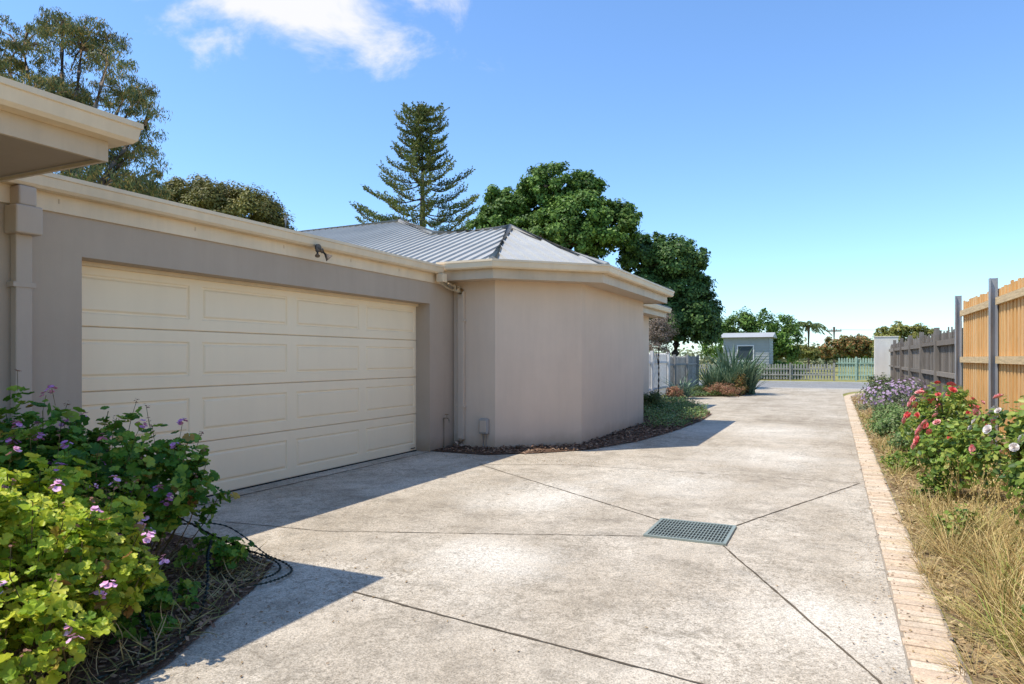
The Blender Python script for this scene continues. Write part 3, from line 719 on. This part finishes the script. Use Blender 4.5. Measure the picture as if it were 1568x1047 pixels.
# ---------------------------------------------------------------- pelargonium
L_pel=m_leaf('pelargonium_leaves',[(.035,.11,.015),(.075,.18,.02),(.14,.26,.03),(.30,.37,.05)],.35,clump=4,lo=.75,rough=.45,gain=1.35)
L_pel2=m_leaf('pelargonium_leaves_lime',[(.12,.22,.02),(.30,.41,.03),(.50,.57,.05),(.64,.62,.09)],.4,clump=4,lo=.75,rough=.45,gain=1.15)
L_pink=m_island('pink_petals',[(.82,.40,.60),(.88,.56,.72),(.72,.28,.48)],bs=0)
L_purp=m_island('mauve_petals',[(.58,.20,.46),(.70,.34,.58)],bs=0)
L_yl=m_leaf('yellowed_leaves',[(.45,.30,.05),(.50,.38,.08),(.35,.16,.06)],.3,gain=1)
L_spent=m_island('spent_flower_heads',[(.24,.10,.08),(.36,.20,.13)],bs=0)
def pelarg(name,blobs,nstem,mat,ls,nflow,fm,spent=.18):
    e=empty(name); bl=np.array(blobs,float); b=MB(); Ps=[];Ns=[];FP=[];SP=[]
    cx,cy=bl[:,0].mean(),bl[:,1].mean()
    wt=bl[:,3]**2;wt/=wt.sum()
    for i in range(nstem):
        q=bl[rng.choice(len(bl),p=wt)]; d=rdir(1)[0]; d[2]=abs(d[2])*1.0-.25; d/=np.linalg.norm(d)
        tip=q[:3]+d*q[3:6]*rng.uniform(.65,1.18)
        if tip[2]<.04: tip[2]=.05
        root=np.array([q[0]*.7+cx*.3,q[1]*.7+cy*.3,0.02])+rng.normal(size=3)*[.08,.08,0]
        mid=(root+tip)/2+np.array([0,0,-.04])+d*.05
        if i%2==0: b.tube(catmull([root,mid,tip],3),[.006,.0055,.005,.0045,.004,.0035,.003],5)
        m=int(rng.integers(12,20))
        for j in range(m):
            t=rng.random()**1.6; base=tip*(1-t*.55)+mid*(t*.55); rd=rdir(1)[0]; rd[2]*=.6
            pp=base+rd*rng.uniform(.015,.075); Ps.append(pp); Ns.append(d*.6+np.array([.1,-.1,.8])+rng.normal(size=3)*.5)
        x=rng.random()
        if x<nflow: FP.append(tip+d*.05+np.array([0,0,.05])); b.tube([tip,FP[-1]],.002,4)
        elif x<nflow+spent: SP.append(tip+d*.05+np.array([0,0,.07])); b.tube([tip,SP[-1]],.002,4)
    Ps=np.array(Ps);Ns=np.array(Ns)
    Ps[:,2]=np.maximum(Ps[:,2],.035)
    def put(n_,m_,P,N,s):
        k=len(P); scatter(n_,GER,P,np.cross(N,rdir(k)),N,s*rng.uniform(.4,1.25,k),m_,e)
    old=rng.random(len(Ps))<.035
    put('leaves',mat,Ps[~old],Ns[~old],ls); put('yellowed_leaves',L_yl,Ps[old],Ns[old],ls*.9)
    b.obj('stems',M_stem,e)
    for (LP,lo,hi,mm,nn,sz) in ((FP,3,8,fm,'flowers',1.0),(SP,5,9,L_spent,'spent_heads',.42)):
        if LP:
            F=[];FN=[]
            for f in LP:
                for _ in range(int(rng.integers(lo,hi))):
                    o=rdir(1)[0]*.020*(.8 if sz<1 else 1); F.append(f+o); FN.append(o*20+np.array([0,0,.6]))
            F=np.array(F);FN=np.array(FN); scatter(nn,BLOOM,F,np.cross(FN,rdir(len(F))),FN,rng.uniform(.022,.036,len(F))*sz,mm,e)
pelarg('pelargonium_bush',[(1.25,-5.80,.62,.40,.38,.46),(.90,-5.95,.67,.35,.4,.44),(1.50,-6.05,.50,.33,.33,.38),(1.55,-5.48,.52,.28,.26,.42),(.7,-5.5,.45,.35,.3,.4)],300,L_pel,.070,.14,L_purp,.22)
pelarg('pelargonium_bush',[(2.16,-6.42,.38,.30,.30,.34),(2.04,-6.75,.52,.33,.33,.38),(1.80,-6.35,.45,.28,.28,.36),(2.42,-6.85,.3,.28,.32,.28)],340,L_pel2,.054,.12,L_pink,.12)
pelarg('pelargonium_bush',[(1.74,-5.28,.12,.17,.15,.11),(1.98,-5.85,.08,.15,.15,.08),(2.25,-6.2,.08,.12,.12,.07)],34,L_pel,.05,.0,L_pink,0)
# twigs / dry stems in left bed
n=1300; P=np.column_stack([rng.uniform(1.2,2.6,n),rng.uniform(-6.9,-5.0,n),np.full(n,.03)]); P=P[inpoly(P,bedL)]; k=len(P)
A=np.column_stack([rng.normal(size=k),rng.normal(size=k),rng.uniform(.05,.6,k)]); scatter('dry_grass_tufts',BLADE,P,A,rdir(k)+np.array([0,0,.5]),rng.uniform(.06,.2,k),m_island('dry_stems',[(.44,.33,.17),(.24,.27,.09),(.52,.42,.24)]))
# hose
b=MB()
hp=[(1.60,-5.45,.38),(1.80,-5.25,.20),(2.03,-5.06,.05),(2.16,-5.22,.03),(2.05,-5.40,.03),(1.80,-5.38,.10),(1.62,-5.12,.10),(1.85,-4.96,.04),(2.16,-5.06,.02),(2.24,-5.32,.03),(2.10,-5.52,.03),(1.85,-5.60,.05)]
b.tube(catmull(hp,8),.0085,8)
hp=[(1.90,-5.45,.26),(2.02,-5.58,.22),(2.22,-5.75,.14),(2.38,-5.95,.05),(2.54,-6.20,.04),(2.66,-6.5,.035),(2.72,-6.8,.03),(2.7,-7.3,.02)]
b.tube(catmull(hp,8),.0105,8)
hp=[(1.5,-5.35,.30),(1.74,-5.2,.28),(1.98,-5.12,.12),(1.92,-4.98,.03),(1.60,-4.98,.05),(1.5,-5.15,.2)]
b.tube(catmull(hp,8),.007,8); b.tube(catmull([(2.0,-5.65,.03),(2.02,-5.95,.05),(2.25,-6.15,.10),(2.5,-6.3,.04),(2.5,-6.7,.03)],8),.0085,8)
b.obj('garden_hose',M_hose,smooth=True)
# ---------------------------------------------------------------- right bed
L_rose=m_leaf('rose_leaves',[(.05,.10,.02),(.11,.18,.03),(.21,.30,.05),(.37,.38,.09)],.35,clump=3,lo=.7,rough=.4,gain=1.4)
M_rr=m_island('red_rose_petals',[(.78,.08,.08),(.86,.18,.15),(.88,.38,.34)],spec=.2,bs=0)
M_rp=m_island('pink_rose_petals',[(.86,.36,.36),(.88,.55,.50),(.86,.26,.26)],spec=.2,bs=0)
M_rw=m_island('white_rose_petals',[(.85,.76,.70),(.88,.84,.80)],spec=.2,bs=0)
def rosebush(x,y,h,r,fm,nf,ncl=60,fm2=None,nf2=0):
    e=shrub('rose_bush',x,y,h*.55,r,h*.5,ncl,.12,30,.052,L_rose,ROUND,24)
    for f_,n_ in ((fm,nf),(fm2,nf2)):
        if not n_: continue
        d=rdir(n_); d[:,2]=np.abs(d[:,2])*.8+.1; d[:,0]-=.4; d=norm(d)
        P=np.array([x,y,h*.55])+d*np.array([r,r,h*.52])*1.14
        scatter('rose_flowers',ROSE,P,np.cross(d,rdir(n_)),d+rng.normal(size=(n_,3))*.2,rng.uniform(.055,.10,n_),f_,e)
rosebush(6.35,.3,.95,.36,M_rr,13,60,M_rp,8); rosebush(6.3,-.7,.75,.30,M_rp,9,45,M_rr,3); rosebush(6.55,1.8,.95,.36,M_rr,8,60,M_rp,5)
rosebush(6.70,-1.5,.95,.38,M_rw,11,70,M_rp,5); rosebush(6.78,-2.7,.95,.38,M_rw,8,80,M_rp,2); rosebush(6.85,-3.6,.85,.32,M_rr,2,60)
L_lav=m_island('lavender_flowers',[(.36,.24,.38),(.48,.36,.48)],bs=0)
for (x,y,r,h) in ((6.25,8.2,.5,.75),(6.7,9.6,.5,.8)):
    shrub('lavender_bush',x,y,h*.5,r,h*.5,80,.13,40,.05,m_leaf('lav_leaf'+str(x),[(.12,.15,.08),(.2,.22,.14)],.2))
    d=rdir(170); d[:,2]=np.abs(d[:,2]); scatter('lavender_flowers',BLOOM,np.array([x,y,h*.5])+d*np.array([r,r,h*.58])*rng.uniform(.9,1.2,(170,1)),np.cross(d,rdir(170)),d,.06,L_lav)
shrub('low_shrub',6.35,4.5,.22,.42,.25,90,.14,50,.05,L_ground); shrub('low_shrub',6.2,6.3,.2,.35,.25,70,.14,50,.05,L_ground)
shrub('low_shrub',6.7,3.2,.35,.35,.4,80,.14,50,.05,L_rose); shrub('low_shrub',6.3,2.6,.15,.32,.18,70,.12,50,.045,L_ground); shrub('low_shrub',6.4,12.5,.4,.4,.45,80,.14,50,.06,L_dark)
# dry grasses
M_dry=m_island('dry_grass_blades',[(.42,.29,.11),(.60,.44,.18),(.31,.30,.09),(.72,.55,.27),(.50,.33,.13),(.24,.16,.07)],.8,bs=0)
M_gg=m_island('green_grass_blades',[(.18,.26,.05),(.34,.37,.08),(.50,.43,.12)],.7,bs=0)
M_seed=m_island('golden_seed_heads',[(.66,.49,.17),(.54,.36,.13),(.74,.60,.28)],.8,bs=0)
def grass(name,x0,x1,y0,y1,ntuft,nb,L,mat,lean=.45,w=.012):
    cx=rng.uniform(x0,x1,ntuft);cy=rng.uniform(y0,y1,ntuft); P=np.column_stack([np.repeat(cx,nb),np.repeat(cy,nb),np.full(ntuft*nb,.015)]); k=len(P)
    dx=rng.normal(size=(k,2)); P[:,:2]+=dx*.028
    A=np.column_stack([dx*lean+rng.normal(size=(k,2))*.15,np.ones(k)]); N=np.column_stack([dx+rng.normal(size=(k,2))*.4,np.zeros(k)])
    tl=np.repeat(rng.uniform(.35,1.25,ntuft),nb); scatter(name,blade(w,.4,4),P,A,N,L*tl*rng.uniform(.5,1.15,k),mat)
grass('dry_grass',5.92,7.0,-6.8,-2.0,420,50,.36,M_dry,.5,.006)
grass('dry_grass',5.74,5.95,-6.8,-1.0,110,26,.17,M_dry,.7,.010)
grass('dry_grass',5.85,7.0,-2.2,4.0,240,34,.22,M_dry,.6,.009)
grass('dry_grass',5.78,7.0,3.0,14.0,260,26,.15,M_dry,.6,.016)
grass('green_grass',5.95,7.0,-6.5,-2.2,110,40,.34,M_gg,.55,.008)
grass('green_grass',5.80,7.0,-2.0,9.0,170,30,.18,M_gg,.7,.014)
# seed heads: stalks topped with small flakes
n=300; cx=rng.uniform(5.98,7.0,n); cy=rng.uniform(-6.4,-1.6,n); hh=rng.uniform(.28,.55,n); lx=rng.normal(size=(n,2))*.10
b=MB(); Ps=[]
for i in range(n):
    tip=(cx[i]+lx[i,0],cy[i]+lx[i,1],hh[i]); b.tube([(cx[i],cy[i],0),(cx[i]+lx[i,0]*.4,cy[i]+lx[i,1]*.4,hh[i]*.6),tip],.0013,3)
    for _ in range(14): Ps.append(np.array(tip)+rng.normal(size=3)*[.008,.008,.03])
e=empty('seeding_grass'); b.obj('stalks',M_seed,e); Ps=np.array(Ps); k=len(Ps); scatter('seed_heads',LEAF,Ps,rdir(k)*.5+np.array([0,0,.8]),rdir(k),rng.uniform(.010,.020,k),M_seed,e)
# leafy weeds amid the straw
for (x,y,r) in ((6.05,-2.6,.14),(6.5,-3.6,.18),(6.2,-4.4,.12),(6.1,-.9,.16),(6.0,.9,.16),(6.6,-4.6,.14)):
    shrub('leafy_weed',x,y,.12,r,.13,26,.07,26,.035,L_rose,ROUND,8,lump=1)
grass('verge_grass',-12,1.0,30.9,36,700,6,.15,m_island('verge',[(.35,.33,.11),(.46,.40,.16)]),.5,.05)
grass('verge_grass',7.0,20.0,30.9,36,500,6,.15,m_island('verge2',[(.35,.33,.11),(.46,.40,.16)]),.5,.05)
# ---------------------------------------------------------------- light
el=math.radians(63); S=Vector((-.816*math.cos(el),-.579*math.cos(el),math.sin(el)))
sd=bpy.data.lights.new('sun','SUN'); sd.energy=5.0; sd.angle=math.radians(.5); sd.color=(1,.925,.81)
so=link(bpy.data.objects.new('sun',sd)); so.rotation_euler=S.to_track_quat('Z','Y').to_euler(); so.location=(0,0,30)
w=bpy.data.worlds.new('World'); scene.world=w; w.use_nodes=True; t=w.node_tree; t.nodes.clear()
def wn(ty,**k):
    x=t.nodes.new(ty)
    for a,c in k.items(): setattr(x,a,c)
    return x
sky=wn('ShaderNodeTexSky',sky_type='NISHITA'); sky.sun_disc=False; sky.sun_elevation=el; sky.sun_rotation=math.atan2(S.x,S.y); sky.air_density=1.0; sky.dust_density=.3; sky.ozone_density=1.6
bg=wn('ShaderNodeBackground'); bg.inputs[1].default_value=.15; out=wn('ShaderNodeOutputWorld')
tc=wn('ShaderNodeTexCoord')
def wm(op,a,c=0,d=0):
    x=wn('ShaderNodeMath',operation=op)
    for i,v in enumerate((a,c,d)):
        if isinstance(v,(int,float)): x.inputs[i].default_value=v
        else: t.links.new(v,x.inputs[i])
    return x.outputs[0]
def wdot(vec):
    x=wn('ShaderNodeVectorMath',operation='DOT_PRODUCT'); t.links.new(tc.outputs['Generated'],x.inputs[0]); x.inputs[1].default_value=vec; return x.outputs['Value']
F=Vector((-.4268,.9043,0)); Rr=Vector((.9043,.4268,0))
c=(F+Rr*-.32+Vector((0,0,.525))).normalized(); e1=Vector((0,0,1)).cross(c).normalized(); e2=c.cross(e1)
n1=wn('ShaderNodeTexNoise'); n1.inputs['Scale'].default_value=8; n1.inputs['Detail'].default_value=10; n1.inputs['Roughness'].default_value=.6; n1.inputs['Distortion'].default_value=.35
mp=wn('ShaderNodeMapping'); mp.inputs['Scale'].default_value=(1,1,1.5); t.links.new(tc.outputs['Generated'],mp.inputs[0]); t.links.new(mp.outputs[0],n1.inputs['Vector'])
u1=wm('DIVIDE',wdot(e1),.170); u2=wm('DIVIDE',wdot(e2),.066)
dd=wm('SQRT',wm('ADD',wm('MULTIPLY',u1,u1),wm('MULTIPLY',u2,u2)))
front=wm('GREATER_THAN',wdot(c),0)
v=wm('ADD',wm('SUBTRACT',1.10,dd),wm('MULTIPLY',wm('SUBTRACT',n1.outputs[0],.5),3.2))
mr=wn('ShaderNodeMapRange',interpolation_type='SMOOTHSTEP'); t.links.new(v,mr.inputs[0]); mr.inputs[1].default_value=-.15; mr.inputs[2].default_value=.80
mk=wm('MULTIPLY',wm('MULTIPLY',mr.outputs[0],front),.97)
tint=wn('ShaderNodeMix',data_type='RGBA',blend_type='MULTIPLY'); tint.inputs[0].default_value=1; t.links.new(sky.outputs[0],tint.inputs[6]); tint.inputs[7].default_value=(1.12,1.42,1.72,1)
mx=wn('ShaderNodeMix',data_type='RGBA'); t.links.new(mk,mx.inputs[0]); t.links.new(tint.outputs[2],mx.inputs[6]); mx.inputs[7].default_value=(6.6,6.6,6.7,1)
t.links.new(mx.outputs[2],bg.inputs[0]); t.links.new(bg.outputs[0],out.inputs[0])
# ---------------------------------------------------------------- camera
cd=bpy.data.cameras.new('camera'); cd.lens=24; cd.sensor_width=36; cd.clip_end=2000; cd.clip_start=.05; cd.shift_y=.0156
co=link(bpy.data.objects.new('camera',cd)); co.location=(5.25,-8.357,1.35); co.rotation_euler=(math.radians(90),0,math.atan2(.4268,.9043)); scene.camera=co
scene.view_settings.view_transform='Standard'; scene.view_settings.look='None'; scene.view_settings.exposure=0
